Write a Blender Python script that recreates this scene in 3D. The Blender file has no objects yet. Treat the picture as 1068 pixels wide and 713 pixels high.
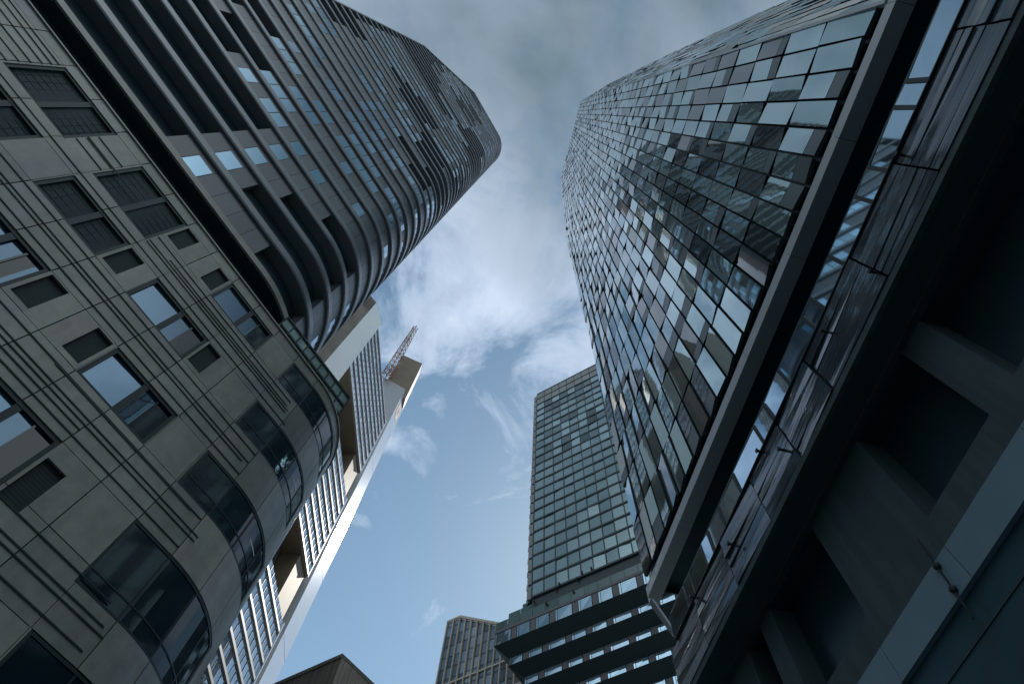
import bpy, math, random
from math import sin, cos, tan, radians, pi, atan2, sqrt, hypot
from mathutils import Vector, Matrix
random.seed(7)
SC = bpy.context.scene
COL = SC.collection

# ------------------------------------------------------------------ camera
EYE = 1.6
F, W0, H0 = 624.0, 1068.0, 713.0
ZX, ZY = 568.5, 112.0                        # where the zenith falls in the photograph
zc = Vector((ZX - W0/2, -(ZY - H0/2), -F)).normalized()
fw = Vector((0, 0, -1)); yc = (fw - fw.dot(zc)*zc).normalized(); xc = yc.cross(zc)
ROT = Matrix((xc, yc, zc))                   # camera axes -> world axes
cam = bpy.data.cameras.new('camera'); co = bpy.data.objects.new('camera', cam); COL.objects.link(co)
cam.sensor_width = 36.0; cam.lens = F/W0*36.0; cam.clip_end = 6000; cam.clip_start = 0.1
co.matrix_world = Matrix.Translation((0, 0, EYE)) @ ROT.to_4x4()
SC.camera = co

# ------------------------------------------------------------------ light
SUN_AZ, SUN_EL = 19.9, 47.6                  # azimuth from +Y towards +X
SC.view_settings.view_transform = 'Standard'; SC.view_settings.look = 'None'
SC.view_settings.exposure = 0.62; SC.view_settings.gamma = 1.0; SC.view_settings.use_curve_mapping = False
sun = bpy.data.lights.new('sun', 'SUN'); sun.energy = 3.2; sun.angle = radians(0.5); sun.color = (1.0, 0.94, 0.85)
so = bpy.data.objects.new('sun', sun); COL.objects.link(so)
sd = Vector((sin(radians(SUN_AZ))*cos(radians(SUN_EL)), cos(radians(SUN_AZ))*cos(radians(SUN_EL)), sin(radians(SUN_EL))))
so.rotation_euler = sd.to_track_quat('Z', 'Y').to_euler(); so.location = (0, 0, 400)

world = bpy.data.worlds.new('World'); SC.world = world; world.use_nodes = True
nt = world.node_tree; nt.nodes.clear()
def nn(t, ty, **k):
    n = t.nodes.new(ty)
    for a, b in k.items(): setattr(n, a, b)
    return n
def lk(t, a, b): t.links.new(a, b)
def math_(t, op, a, b=None, clamp=False):
    n = nn(t, 'ShaderNodeMath', operation=op, use_clamp=clamp)
    for i, v in enumerate((a, b)):
        if v is None: continue
        if isinstance(v, (int, float)): n.inputs[i].default_value = v
        else: lk(t, v, n.inputs[i])
    return n.outputs[0]
def mixc(t, fac, a, b, mode='MIX'):
    n = nn(t, 'ShaderNodeMix', data_type='RGBA', blend_type=mode)
    for i, v in ((0, fac), (6, a), (7, b)):
        if isinstance(v, (int, float)): n.inputs[i].default_value = v
        elif isinstance(v, tuple): n.inputs[i].default_value = v if len(v) == 4 else v + (1,)
        else: lk(t, v, n.inputs[i])
    return n.outputs[2]
def ramp(t, fac, pts):
    n = nn(t, 'ShaderNodeValToRGB'); e = n.color_ramp.elements
    e[0].position, e[0].color = pts[0][0], (pts[0][1],)*3 + (1,)
    e[1].position, e[1].color = pts[-1][0], (pts[-1][1],)*3 + (1,)
    for p, v in pts[1:-1]:
        q = e.new(p); q.color = (v, v, v, 1)
    lk(t, fac, n.inputs[0]); return n.outputs[0]

sky = nn(nt, 'ShaderNodeTexSky', sky_type='NISHITA'); sky.sun_disc = False
sky.sun_elevation = radians(SUN_EL); sky.sun_rotation = radians(SUN_AZ)
sky.air_density = 1.0; sky.dust_density = 0.15; sky.ozone_density = 1.2
tc = nn(nt, 'ShaderNodeTexCoord')
sep = nn(nt, 'ShaderNodeSeparateXYZ'); lk(nt, tc.outputs['Generated'], sep.inputs[0])
zz = math_(nt, 'MAXIMUM', sep.outputs[2], 0.08)
px_ = math_(nt, 'DIVIDE', sep.outputs[0], zz); py_ = math_(nt, 'DIVIDE', sep.outputs[1], zz)
cmb = nn(nt, 'ShaderNodeCombineXYZ'); lk(nt, px_, cmb.inputs[0]); lk(nt, py_, cmb.inputs[1])
def noise(t, vec, scale, detail=8, rough=0.55, dist=0.0, off=(0, 0, 0), sc=(1, 1, 1)):
    mp = nn(t, 'ShaderNodeMapping'); mp.inputs['Location'].default_value = off; mp.inputs['Scale'].default_value = sc
    lk(t, vec, mp.inputs['Vector'])
    n = nn(t, 'ShaderNodeTexNoise'); n.inputs['Scale'].default_value = scale; n.inputs['Detail'].default_value = detail
    n.inputs['Roughness'].default_value = rough; n.inputs['Distortion'].default_value = dist
    lk(t, mp.outputs[0], n.inputs['Vector']); return n.outputs[0]
cn = noise(nt, cmb.outputs[0], 4.6, 10, 0.6, 0.5, (2.6, 1.15, 0))
# cloud cover: thick overhead and behind, thinning to clear blue ahead (lower sky)
cover = math_(nt, 'MULTIPLY_ADD', py_, -0.38); nt.nodes[-1].inputs[2].default_value = 0.20
cover = math_(nt, 'MAXIMUM', math_(nt, 'MINIMUM', cover, 0.24), -0.36)
dens = math_(nt, 'ADD', cn, cover)
cloud = ramp(nt, dens, [(0.45, 0.0), (0.56, 0.6), (0.72, 1.0)])
shade = noise(nt, cmb.outputs[0], 2.1, 7, 0.5, 0.2, (7.3, 3.0, 0))
far = math_(nt, 'MULTIPLY_ADD', py_, 1.0, clamp=False); nt.nodes[-1].inputs[2].default_value = 0.09
lit = math_(nt, 'ADD', shade, math_(nt, 'MULTIPLY', math_(nt, 'MINIMUM', math_(nt, 'MAXIMUM', far, -0.5), 0.45), 0.85))
lum = ramp(nt, lit, [(0.30, 0.0), (0.52, 0.45), (0.75, 1.0)])
ccol = mixc(nt, lum, (0.85, 1.32, 1.68), (4.2, 5.0, 6.2))
# brighter cloud added low behind the street, out of view, to light shaded walls
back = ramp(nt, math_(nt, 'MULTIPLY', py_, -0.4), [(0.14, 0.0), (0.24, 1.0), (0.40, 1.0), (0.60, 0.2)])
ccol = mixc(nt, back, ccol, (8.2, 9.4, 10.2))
skyt = mixc(nt, 1.0, mixc(nt, 1.0, sky.outputs[0], (0.93, 1.0, 0.86), 'MULTIPLY'), (4.2, 5.0, 6.4), 'DARKEN')
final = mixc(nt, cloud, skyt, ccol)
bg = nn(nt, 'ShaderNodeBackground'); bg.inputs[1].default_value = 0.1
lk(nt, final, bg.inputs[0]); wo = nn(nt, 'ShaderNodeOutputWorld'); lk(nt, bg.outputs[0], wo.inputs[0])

# ------------------------------------------------------------------ materials
def mat(name, color, rough=0.6, metal=0.0, ior=1.45, var=0.0, vscale=1.0, bump=0.0, bscale=8.0, bsc=(1, 1, 1), streak=0.0, spec=None, cell=None, hue=0.0, grime=0.0):
    m = bpy.data.materials.new(name); m.use_nodes = True; t = m.node_tree
    b = t.nodes['Principled BSDF']
    b.inputs['Base Color'].default_value = color + (1,); b.inputs['Roughness'].default_value = rough
    b.inputs['Metallic'].default_value = metal; b.inputs['IOR'].default_value = ior
    if spec is not None: b.inputs['Specular IOR Level'].default_value = spec
    g = None
    if var or bump or streak or cell or grime: g = nn(t, 'ShaderNodeNewGeometry')
    c = None
    if var:
        f = noise(t, g.outputs['Position'], vscale, 8, 0.6)
        lo = tuple(x*(1-var) for x in color); hi = tuple(x*(1+var) for x in color)
        c = mixc(t, ramp(t, f, [(0.3, 0.0), (0.7, 1.0)]), lo, hi)
    if streak:
        f = noise(t, g.outputs['Position'], 1.0, 6, 0.6, 0, (0, 0, 0), (3.0, 3.0, 0.12))
        c = mixc(t, 1.0, c if c is not None else color, mixc(t, ramp(t, f, [(0.35, 0.0), (0.65, 1.0)]), (1-streak,)*3, (1+streak*0.4,)*3), 'MULTIPLY')
    if cell:                                  # each panel (mesh island) its own tone
        r = nn(t, 'ShaderNodeNewGeometry').outputs['Random Per Island']
        c = mixc(t, 1.0, c if c is not None else color, mixc(t, r, (1-cell,)*3, (1+cell,)*3), 'MULTIPLY')
    if hue:                                   # and its own warm or cool cast
        r = nn(t, 'ShaderNodeNewGeometry').outputs['Random Per Island']
        r2 = math_(t, 'FRACT', math_(t, 'MULTIPLY', r, 37.7))
        c = mixc(t, 1.0, c if c is not None else color, mixc(t, r2, (1-hue, 1.0, 1+hue), (1+hue, 1.0, 1-hue)), 'MULTIPLY')
    if grime:                                 # broad uneven weathering
        f = noise(t, g.outputs['Position'], 0.16, 7, 0.62)
        c = mixc(t, 1.0, c if c is not None else color, mixc(t, ramp(t, f, [(0.35, 0.0), (0.62, 1.0)]), (1-grime, 1-grime*0.9, 1-grime*0.85), (1.08, 1.04, 0.98)), 'MULTIPLY')
    if c is not None: lk(t, c, b.inputs['Base Color'])
    if bump:
        f = noise(t, g.outputs['Position'], bscale, 4, 0.5, 0, (0, 0, 0), bsc)
        bp = nn(t, 'ShaderNodeBump'); bp.inputs['Strength'].default_value = bump; bp.inputs['Distance'].default_value = 0.05
        lk(t, f, bp.inputs['Height']); lk(t, bp.outputs[0], b.inputs['Normal'])
    return m
M = {}
M['stone'] = mat('pale_stone', (0.238, 0.238, 0.222), 0.36, var=0.14, vscale=2.2, bump=0.12, bscale=30, streak=0.10, cell=0.16, hue=0.05, grime=0.38)
M['joint'] = mat('dark_joint', (0.02, 0.034, 0.04), 0.7)
M['rail'] = mat('black_metal', (0.009, 0.02, 0.025), 0.6)
M['frame'] = mat('dark_window_frame', (0.009, 0.022, 0.028), 0.55)
M['vent'] = mat('dark_louvre', (0.010, 0.022, 0.027), 0.7)
M['glass'] = mat('window_glass', (0.085, 0.15, 0.215), 0.02, metal=0.6, ior=1.6, cell=0.5, bump=0.03, bscale=0.9)
M['glassb'] = mat('coated_window_glass', (0.27, 0.43, 0.55), 0.05, metal=0.85, bump=0.04, bscale=0.8, cell=0.35)
M['rib'] = mat('dark_stone_rib', (0.12, 0.135, 0.15), 0.28, var=0.15, vscale=0.6, spec=0.7, cell=0.06)
M['infill'] = mat('grey_infill_panel', (0.078, 0.086, 0.097), 0.35, var=0.12, vscale=0.5, cell=0.2)
M['screen'] = mat('dark_mesh_screen', (0.011, 0.03, 0.036), 0.5, spec=0.15, var=0.25, vscale=1.5)
M['bay'] = mat('curved_bay_glass', (0.007, 0.019, 0.025), 0.07, ior=1.5, spec=0.45, bump=0.12, bscale=0.7)
M['trim'] = mat('light_metal_trim', (0.42, 0.45, 0.48), 0.3, metal=0.5)
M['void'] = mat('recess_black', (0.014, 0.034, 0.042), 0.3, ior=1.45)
M['facet'] = mat('faceted_glass', (0.33, 0.455, 0.48), 0.025, metal=0.72, ior=1.7, bump=0.085, bscale=0.5, cell=0.38)
M['facetd'] = mat('faceted_dark_glass', (0.035, 0.05, 0.058), 0.03, ior=1.9, bump=0.06, bscale=0.6, cell=0.3)
M['spand'] = mat('grey_spandrel', (0.065, 0.085, 0.095), 0.35, metal=0.3, var=0.1, cell=0.25)
M['fins'] = mat('dark_mullion', (0.014, 0.028, 0.035), 0.4)
M['beam'] = mat('grey_metal_cladding', (0.36, 0.38, 0.40), 0.45, metal=0.15, var=0.08, vscale=0.5)
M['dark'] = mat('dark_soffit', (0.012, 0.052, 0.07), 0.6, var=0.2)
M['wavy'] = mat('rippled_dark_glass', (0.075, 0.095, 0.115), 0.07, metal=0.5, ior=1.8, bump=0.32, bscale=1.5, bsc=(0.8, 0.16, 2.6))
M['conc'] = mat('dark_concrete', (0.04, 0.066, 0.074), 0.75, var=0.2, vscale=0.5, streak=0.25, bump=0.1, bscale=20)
M['band'] = mat('grey_blue_panel', (0.13, 0.205, 0.255), 0.5, var=0.06, cell=0.05)
M['gframe'] = mat('green_grey_frame', (0.018, 0.034, 0.04), 0.45)
M['gpane'] = mat('green_tinted_pane', (0.25, 0.345, 0.37), 0.08, metal=0.55, var=0.1, vscale=0.05, cell=0.65)
M['gstone'] = mat('grey_top_panel', (0.26, 0.27, 0.27), 0.5, cell=0.12)
M['tglass'] = mat('green_glass_balustrade', (0.10, 0.16, 0.16), 0.08, metal=0.3, cell=0.2)
M['pdark'] = mat('dark_band_cladding', (0.012, 0.028, 0.034), 0.5)
M['pglass'] = mat('sky_reflecting_window', (0.33, 0.46, 0.56), 0.03, metal=0.95, cell=0.2)
M['ppier'] = mat('grey_pier', (0.12, 0.12, 0.13), 0.5)
M['beige'] = mat('beige_fin', (0.52, 0.46, 0.38), 0.55)
M['bglass'] = mat('blue_striped_glass', (0.16, 0.21, 0.26), 0.06, metal=0.6, cell=0.45)
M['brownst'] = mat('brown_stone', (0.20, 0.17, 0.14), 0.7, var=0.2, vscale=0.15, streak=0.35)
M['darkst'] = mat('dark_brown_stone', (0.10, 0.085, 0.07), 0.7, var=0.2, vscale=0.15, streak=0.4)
M['white'] = mat('white_metal_panel', (0.60, 0.64, 0.72), 0.13, metal=0.4, var=0.03, vscale=0.05)
M['lightm'] = mat('light_grey_panel', (0.58, 0.62, 0.63), 0.45, var=0.06, vscale=0.06)
M['greyc'] = mat('grey_core_panel', (0.36, 0.37, 0.39), 0.5)
M['brown'] = mat('brown_panel', (0.17, 0.13, 0.085), 0.6, var=0.2, vscale=0.12)
M['sglass'] = mat('ribbon_glass', (0.40, 0.48, 0.56), 0.05, metal=0.75, bump=0.02, bscale=0.3, cell=0.2)
M['srib'] = mat('pale_spandrel', (0.29, 0.315, 0.34), 0.4)
M['crane_red'] = mat('crane_red', (0.22, 0.065, 0.035), 0.5)
M['crane_white'] = mat('crane_white', (0.36, 0.33, 0.30), 0.5)
M['orange'] = mat('emblem_orange', (0.42, 0.22, 0.07), 0.5)
M['paving'] = mat('paving', (0.13, 0.15, 0.155), 0.8, var=0.12, vscale=0.7)
M['roof'] = mat('roof_grey', (0.12, 0.12, 0.12), 0.8)
M['rgl'] = mat('railing_glass', (0.30, 0.40, 0.38), 0.08, metal=0.4)
M['lamp'] = mat('lamp_black', (0.01, 0.01, 0.012), 0.5)
M['sign'] = mat('white_blind', (0.7, 0.71, 0.7), 0.6)

# ------------------------------------------------------------------ mesh helpers
class MB:
    def __init__(s): s.v = []; s.f = []; s.m = []; s.smooth = False
    def face(s, pts, mi=0):
        k = len(s.v); s.v += [tuple(p) for p in pts]; s.f.append(tuple(range(k, k+len(pts)))); s.m.append(mi)
    def hexa(s, a, b, mi=0, mb=None):         # a: 4 front points, b: 4 matching back points
        k = len(s.v); s.v += [tuple(p) for p in a] + [tuple(p) for p in b]
        fs = [(0, 1, 2, 3), (7, 6, 5, 4), (0, 4, 5, 1), (1, 5, 6, 2), (2, 6, 7, 3), (3, 7, 4, 0)]
        for i, q in enumerate(fs):
            s.f.append(tuple(k+j for j in q)); s.m.append(mi if i == 0 or mb is None else mb)
    def tube(s, p, q, r, n=6, mi=0):
        p, q = Vector(p), Vector(q); d = (q-p).normalized()
        a = d.orthogonal().normalized(); b = d.cross(a); k = len(s.v)
        for c in (p, q):
            for i in range(n):
                t = 2*pi*i/n; s.v.append(tuple(c + r*(cos(t)*a + sin(t)*b)))
        for i in range(n):
            j = (i+1) % n; s.f.append((k+i, k+j, k+n+j, k+n+i)); s.m.append(mi)
        s.f.append(tuple(range(k, k+n))[::-1]); s.m.append(mi); s.f.append(tuple(range(k+n, k+2*n))); s.m.append(mi)
    def build(s, name, mats, parent=None):
        if not isinstance(mats, (list, tuple)): mats = [mats]
        off = Vector((0, 0, 0)); p = parent
        while p is not None: off += p.location; p = p.parent
        me = bpy.data.meshes.new(name); me.from_pydata([tuple(Vector(v)-off) for v in s.v], [], s.f)
        for m in mats: me.materials.append(m)
        me.polygons.foreach_set('material_index', s.m)
        if s.smooth: me.polygons.foreach_set('use_smooth', [True]*len(s.f))
        me.update(); o = bpy.data.objects.new(name, me); COL.objects.link(o)
        if parent is not None: o.parent = parent
        return o
def thing(name, label, cat, loc=(0, 0, 0), group=None):
    o = bpy.data.objects.new(name, None); COL.objects.link(o); o.location = loc; o.empty_display_size = 2
    o['label'] = label; o['category'] = cat
    if group: o['group'] = group
    return o
def azd(a): a = radians(a); return Vector((sin(a), cos(a), 0))
Z = Vector((0, 0, 1))

# ground
g = MB(); N = 24
for i in range(N):
    for j in range(N):
        x0, x1 = -3000+6000*i/N, -3000+6000*(i+1)/N; y0, y1 = -3000+6000*j/N, -3000+6000*(j+1)/N
        g.face([(x0, y0, 0), (x1, y0, 0), (x1, y1, 0), (x0, y1, 0)])
go = g.build('ground', M['paving']); go['kind'] = 'structure'

# ================================================================== LEFT: ribbed skyscraper on a stone base
SL = 1.45
d2 = azd(38.5); n2 = Vector((-d2.y, d2.x, 0))           # along the wall / away from the street
class Curve:
    """wall line: straight along d2, then round a corner of radius r starting at u = uc"""
    def __init__(s, uc, r, w=10.0): s.uc, s.r, s.w = uc, r, w
    def pt(s, t, out, v):
        if t <= s.uc: u, w, nu, nw = t, s.w, 0.0, -1.0
        else:
            a = (t-s.uc)/s.r
            if a <= pi/2:
                nu, nw = sin(a), -cos(a); u = s.uc + s.r*sin(a); w = s.w + s.r - s.r*cos(a)
            else:
                nu, nw = 1.0, 0.0; u = s.uc + s.r; w = s.w + s.r + (a-pi/2)*s.r
        u += nu*out; w += nw*out
        p = (d2*u + n2*w)*SL; return Vector((p.x, p.y, EYE + v*SL))
    def steps(s, a, b, ds=0.28):
        if b <= s.uc: return [a, b]
        l = [a] if a < s.uc else []
        st = max(a, s.uc); n = max(1, int(math.ceil((b-st)/ds)))
        return l + [st + (b-st)*i/n for i in range(n+1)]
def slab(mb, cv, s0, s1, v0, v1, o0, o1, mi=0, ds=0.28):
    """solid strip following the wall from s0 to s1, between offsets o0 (inner) and o1 (outer)"""
    st = cv.steps(s0, s1, ds); k = len(mb.v)
    for t in st: mb.v += [tuple(cv.pt(t, o1, v0)), tuple(cv.pt(t, o1, v1)), tuple(cv.pt(t, o0, v1)), tuple(cv.pt(t, o0, v0))]
    for i in range(len(st)-1):
        a = k+4*i; b = a+4
        for j in range(4):
            j2 = (j+1) % 4; mb.f.append((a+j, b+j, b+j2, a+j2)); mb.m.append(mi)
    mb.f.append((k+3, k+2, k+1, k)); mb.m.append(mi)
    e = k+4*(len(st)-1); mb.f.append((e, e+1, e+2, e+3)); mb.m.append(mi)

BC = Curve(3.27, 2.9)
TC = Curve(-0.45, 4.0)
base_p = (d2*(-4) + n2*16)*SL
TOW = thing('skyscraper', 'dark ribbed skyscraper with a rounded corner rising from a pale stone base', 'skyscraper', (base_p.x, base_p.y, 0))

MOD = 0.945
def vrow(k): return 10.0 + 2.47*k                       # bottom of window row k (k=0 is row A)
wins = []; vents = []
for k in range(-4, 3):
    b = vrow(k); t = b + 1.22
    if k % 2 == 0:
        ws = [(-16.6, -14.7), (-12.8, -10.9), (-10.0, -9.1), (-7.12, -5.22), (-4.30, -2.45), (-0.55, 1.31), (2.3, 5.8)]
        vs = [(-2.38, -1.93), (-1.08, -0.65)]
        if k <= 0: ws = [w for w in ws if w != (-10.0, -9.1)]
    else:
        ws = [(-17.5, -15.6), (-13.7, -11.8), (-9.9, -8.05), (-7.12, -5.27), (-4.32, -2.45), (-1.50, 0.39), (2.3, 5.7)]
        vs = [(-2.38, -1.93), (0.45, 0.88)]
        if k == -1: vs = [(0.45, 0.88)]
    if k == -2: ws = [w for w in ws if w[0] != 2.3] + [(2.3, 5.6)]
    if k == -1: ws = [w for w in ws if w[0] != 2.3] + [(2.24, 5.6)]
    if k == -1: b = vrow(k) - 0.35
    if k == 2:                                          # top row: taller dark glazing on the left half
        for w in ws: wins.append((w[0], w[1], (14.25 if w[1] < -2 else b), t, k))
    else:
        for w in ws: wins.append((w[0], w[1], b, t, k))
    for w in vs: vents.append((w[0], w[1], b+0.14, b+1.17, k))
openings = wins + vents

# stone cladding: panels between the openings, dark joints behind
us = sorted({round(-1.51 + MOD*i, 3) for i in range(-17, 9)} | {5.9, 6.5, 7.4, 8.6, 9.8, 11.2, 12.6})
vs_ = []
for k in range(-5, 3):
    b = vrow(k); vs_ += [b, b+1.22]
vs_ = sorted(set(round(x, 3) for x in vs_)) + [16.6]
vs_ = [-1.1] + [x for x in vs_ if x > -0.5]
wall = MB(); G = 0.011
def cut(rects, o):
    out = []
    for (a, b, c, d) in rects:
        e, f, g_, h = o[0], o[1], o[2], o[3]
        if e >= b or f <= a or g_ >= d or h <= c: out.append((a, b, c, d)); continue
        if e > a: out.append((a, e, c, d))
        if f < b: out.append((f, b, c, d))
        m0, m1 = max(a, e), min(b, f)
        if g_ > c: out.append((m0, m1, c, g_))
        if h < d: out.append((m0, m1, h, d))
    return out
for i in range(len(us)-1):
    for j in range(len(vs_)-1):
        rs = [(us[i], us[i+1], vs_[j], vs_[j+1])]
        for o in openings: rs = cut(rs, o)
        for (a, b, c, d) in rs:
            ga = G if abs(a-us[i]) < 1e-6 else 0.0; gb = G if abs(b-us[i+1]) < 1e-6 else 0.0
            gc = G*0.8 if abs(c-vs_[j]) < 1e-6 else 0.0; gd = G*0.8 if abs(d-vs_[j+1]) < 1e-6 else 0.0
            if b-a < 0.05 or d-c < 0.03: ga = gb = gc = gd = 0.0
            jit = random.uniform(-0.004, 0.004)
            slab(wall, BC, a+ga, b-gb, c+gc, d-gd, -0.05, 0.0+jit, 0)
wall.build('stone_wall', M['stone'], TOW)
bk = MB(); slab(bk, BC, -17.6, 12.6, -1.1, 16.58, -0.35, -0.22); bk.build('backing_wall', M['joint'], TOW)
jb = MB()
for i in range(len(us)-1):
    for j in range(len(vs_)-1):
        rs = [(us[i], us[i+1], vs_[j], vs_[j+1])]
        for o in openings: rs = cut(rs, o)
        for (a, b, c, d) in rs: slab(jb, BC, a, b, c, d, -0.2, -0.055)
jb.build('wall_joints', M['joint'], TOW)

for (a, b, c, d, k) in wins:                            # windows: deep dark frame, two or three lights
    fr = MB(); w = 0.085 if b-a < 2.5 else 0.06
    big = b-a > 2.5; fo = -0.012 if big else -0.03; po = -0.03 if big else -0.10
    slab(fr, BC, a, b, c, c+w, -0.21, fo); slab(fr, BC, a, b, d-w, d, -0.21, fo)
    slab(fr, BC, a, a+w, c+w, d-w, -0.21, fo); slab(fr, BC, b-w, b, c+w, d-w, -0.21, fo)
    mids = [a + (b-a)*0.53] if b-a < 2.5 else []
    for m in mids: slab(fr, BC, m-0.07, m+0.07, c+w, d-w, -0.21, -0.04)
    f = fr.build('window', M['frame'], TOW)
    if big:
        bm_ = MB()
        for m in (0.95, 1.9, 2.75): slab(bm_, BC, a+m, a+m+0.03, c+w, d-w, -0.05, -0.016)
        slab(bm_, BC, a+w, b-w, c+0.36, c+0.39, -0.05, -0.018); bm_.build('glazing_bar', M['frame'], f)
        bl_ = MB(); q_ = a + 2.2; slab(bl_, BC, q_, q_+0.5, c+0.70, c+0.73, -0.028, -0.024); bl_.build('blind_edge', M['sign'], f) if k in (0, 1) else None
    elif a > -2 or k <= 0:
        bm_ = MB(); m = mids[0] + 0.07 + (b-w-mids[0]-0.07)*0.46
        slab(bm_, BC, m-0.02, m+0.02, c+w, d-w, -0.14, -0.06); slab(bm_, BC, m+0.02, b-w, c+w, d-w, -0.14, -0.092); bm_.build('lower_light', M['bay'], f)
    gl = MB(); e = [a+w] + mids + [b-w]
    for i in range(len(e)-1):
        t0 = random.uniform(-0.012, 0.012)
        st = BC.steps(e[i]+(0.07 if i else 0), e[i+1]-(0.07 if i < len(e)-2 else 0), 0.3)
        for q in range(len(st)-1):
            t1 = t0 if not big else 0.0
            gl.face([BC.pt(st[q], po+t1, c+w), BC.pt(st[q+1], po-t1, c+w), BC.pt(st[q+1], po-t1, d-w), BC.pt(st[q], po+t1, d-w)])
    gl.build('pane', M['glass'] if (b-a < 2.5 and a > -2) or (k <= 0 and b-a < 2.5) else (M['bay'] if big else M['screen']), f)
    if not big and not ((a > -2) or k <= 0):
        ms = MB(); m = a + 0.2
        while m < b-0.1: slab(ms, BC, m-0.0035, m+0.0035, c+w, d-w, -0.10, -0.092); m += 0.19
        m = c + 0.25
        while m < d-0.1: slab(ms, BC, a+w, b-w, m-0.0035, m+0.0035, -0.10, -0.092); m += 0.24
        ms.build('screen_bars', M['rail'], f)
for (a, b, c, d, k) in vents:
    vb = MB(); n = 14
    slab(vb, BC, a, b, c, d, -0.20, -0.09)
    for i in range(n): slab(vb, BC, a+0.01, b-0.01, c+(d-c)*(i+0.04)/n, c+(d-c)*(i+0.96)/n, -0.09, -0.086)
    vb.build('vent', M['vent'], TOW)
# thin black rails held off the stone between the window rows
rails = []
for k in range(-4, 2):
    t = vrow(k) + 1.22
    for dv, s0, s1 in ((0.22, -16.5, 3.3), (0.56, -16.5, 3.25), (0.69, -16.5, 3.4), (1.04, -16.5, 3.1)):
        rails.append((-2.42 if (k == 1 and dv > 0.5) else s0, s1 + random.uniform(-0.3, 0.15), t+dv))
rails += [(-0.85, 2.9, 9.76+0.0), (-1.6, 0.38, 9.16), (-1.78, 3.0, 14.50), (-5.22, -3.4, 15.05)]
for v in (14.62, 15.0, 15.4): rails.append((-5.2, -4.34, v))
for v in (14.4, 14.75, 15.1, 15.45, 15.75, 16.0): rails.append((-9.05, -7.16, v)); rails.append((-10.85, -10.05, v))
for (s0, s1, v) in rails:
    r = MB(); slab(r, BC, s0, s1, v-0.013, v+0.013, 0.004, 0.02); r.build('rail', M['rail'], TOW)
# rounded cornice lip, terrace floor, dark recess above it
cp = MB(); slab(cp, BC, -17.6, 12.6, 16.60, 16.66, -0.4, 0.05, 0); cp.build('cornice', M['stone'], TOW)
tr = MB()
st = BC.steps(-17.6, 12.6)
for i in range(len(st)-1):
    tr.face([BC.pt(st[i], -0.35, 16.63), BC.pt(st[i+1], -0.35, 16.63), BC.pt(st[i+1], -2.6, 16.63), BC.pt(st[i], -2.6, 16.63)])
tr.build('terrace_floor', M['roof'], TOW)

# --- the tower: stacked ribs with recessed bands between
PITCH = 2.06; V0 = 18.1; TOPV = 120.6
def left_end(v): return -14.8 if v < 88 else (-14.8 + (v-88)*5.9/32.0)
S_END = TC.uc + 4.0*pi/2 + 10.0
core = MB()
lv = [16.6, 88] + [88+2.04*i for i in range(1, 16)] + [TOPV-0.4]
for a, b in zip(lv[:-1], lv[1:]): 
    slab(core, TC, left_end(b)+0.15, S_END, a, b, -0.62, -0.50, 0)
core.build('recess_wall', M['void'], TOW)
ldk = MB(); slab(ldk, TC, left_end(18), S_END, 17.79, 18.12, -0.6, -0.07); ldk.build('ledge_core', M['void'], TOW)
ledge = MB()
slab(ledge, TC, left_end(18), S_END, 17.80, 17.94, -0.06, 0.02); slab(ledge, TC, left_end(18), S_END, 17.98, 18.14, -0.06, 0.0)
u = -14.8
while u < 5.6:
    slab(ledge, TC, u, u+0.03, 17.78, 17.81, -0.1, 0.035); u += 0.93
ledge.build('ledge', M['stone'], TOW)
nst = int((TOPV - V0)/PITCH)
ribs = MB()
for i in range(nst):
    v = V0 + PITCH*(i+1); s0 = left_end(v)
    rb = MB(); rb.smooth = False
    h = 0.50 if v < 60 else 0.42
    prof = [(-0.5, v-h), (0.0-0.04, v-h), (0.0, v-h+0.06), (0.0, v-0.085), (-0.05, v), (-0.5, v)]
    st = [s0 + (TC.uc-s0)*q/12 for q in range(12)] + TC.steps(TC.uc+1e-4, S_END, 0.3)
    kk = 0
    for t in st:
        for (o, z) in prof: rb.v.append(tuple(TC.pt(t, o, z)))
    P_ = len(prof)
    for q in range(len(st)-1):
        for j in range(P_-1):
            a = q*P_+j; rb.f.append((a, a+P_, a+P_+1, a+1)); rb.m.append(1 if j == 3 else 0)
    rb.f.append(tuple(range(P_))); rb.m.append(0)
    rb.build('rib', [M['rib'], M['trim']], TOW)
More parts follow.
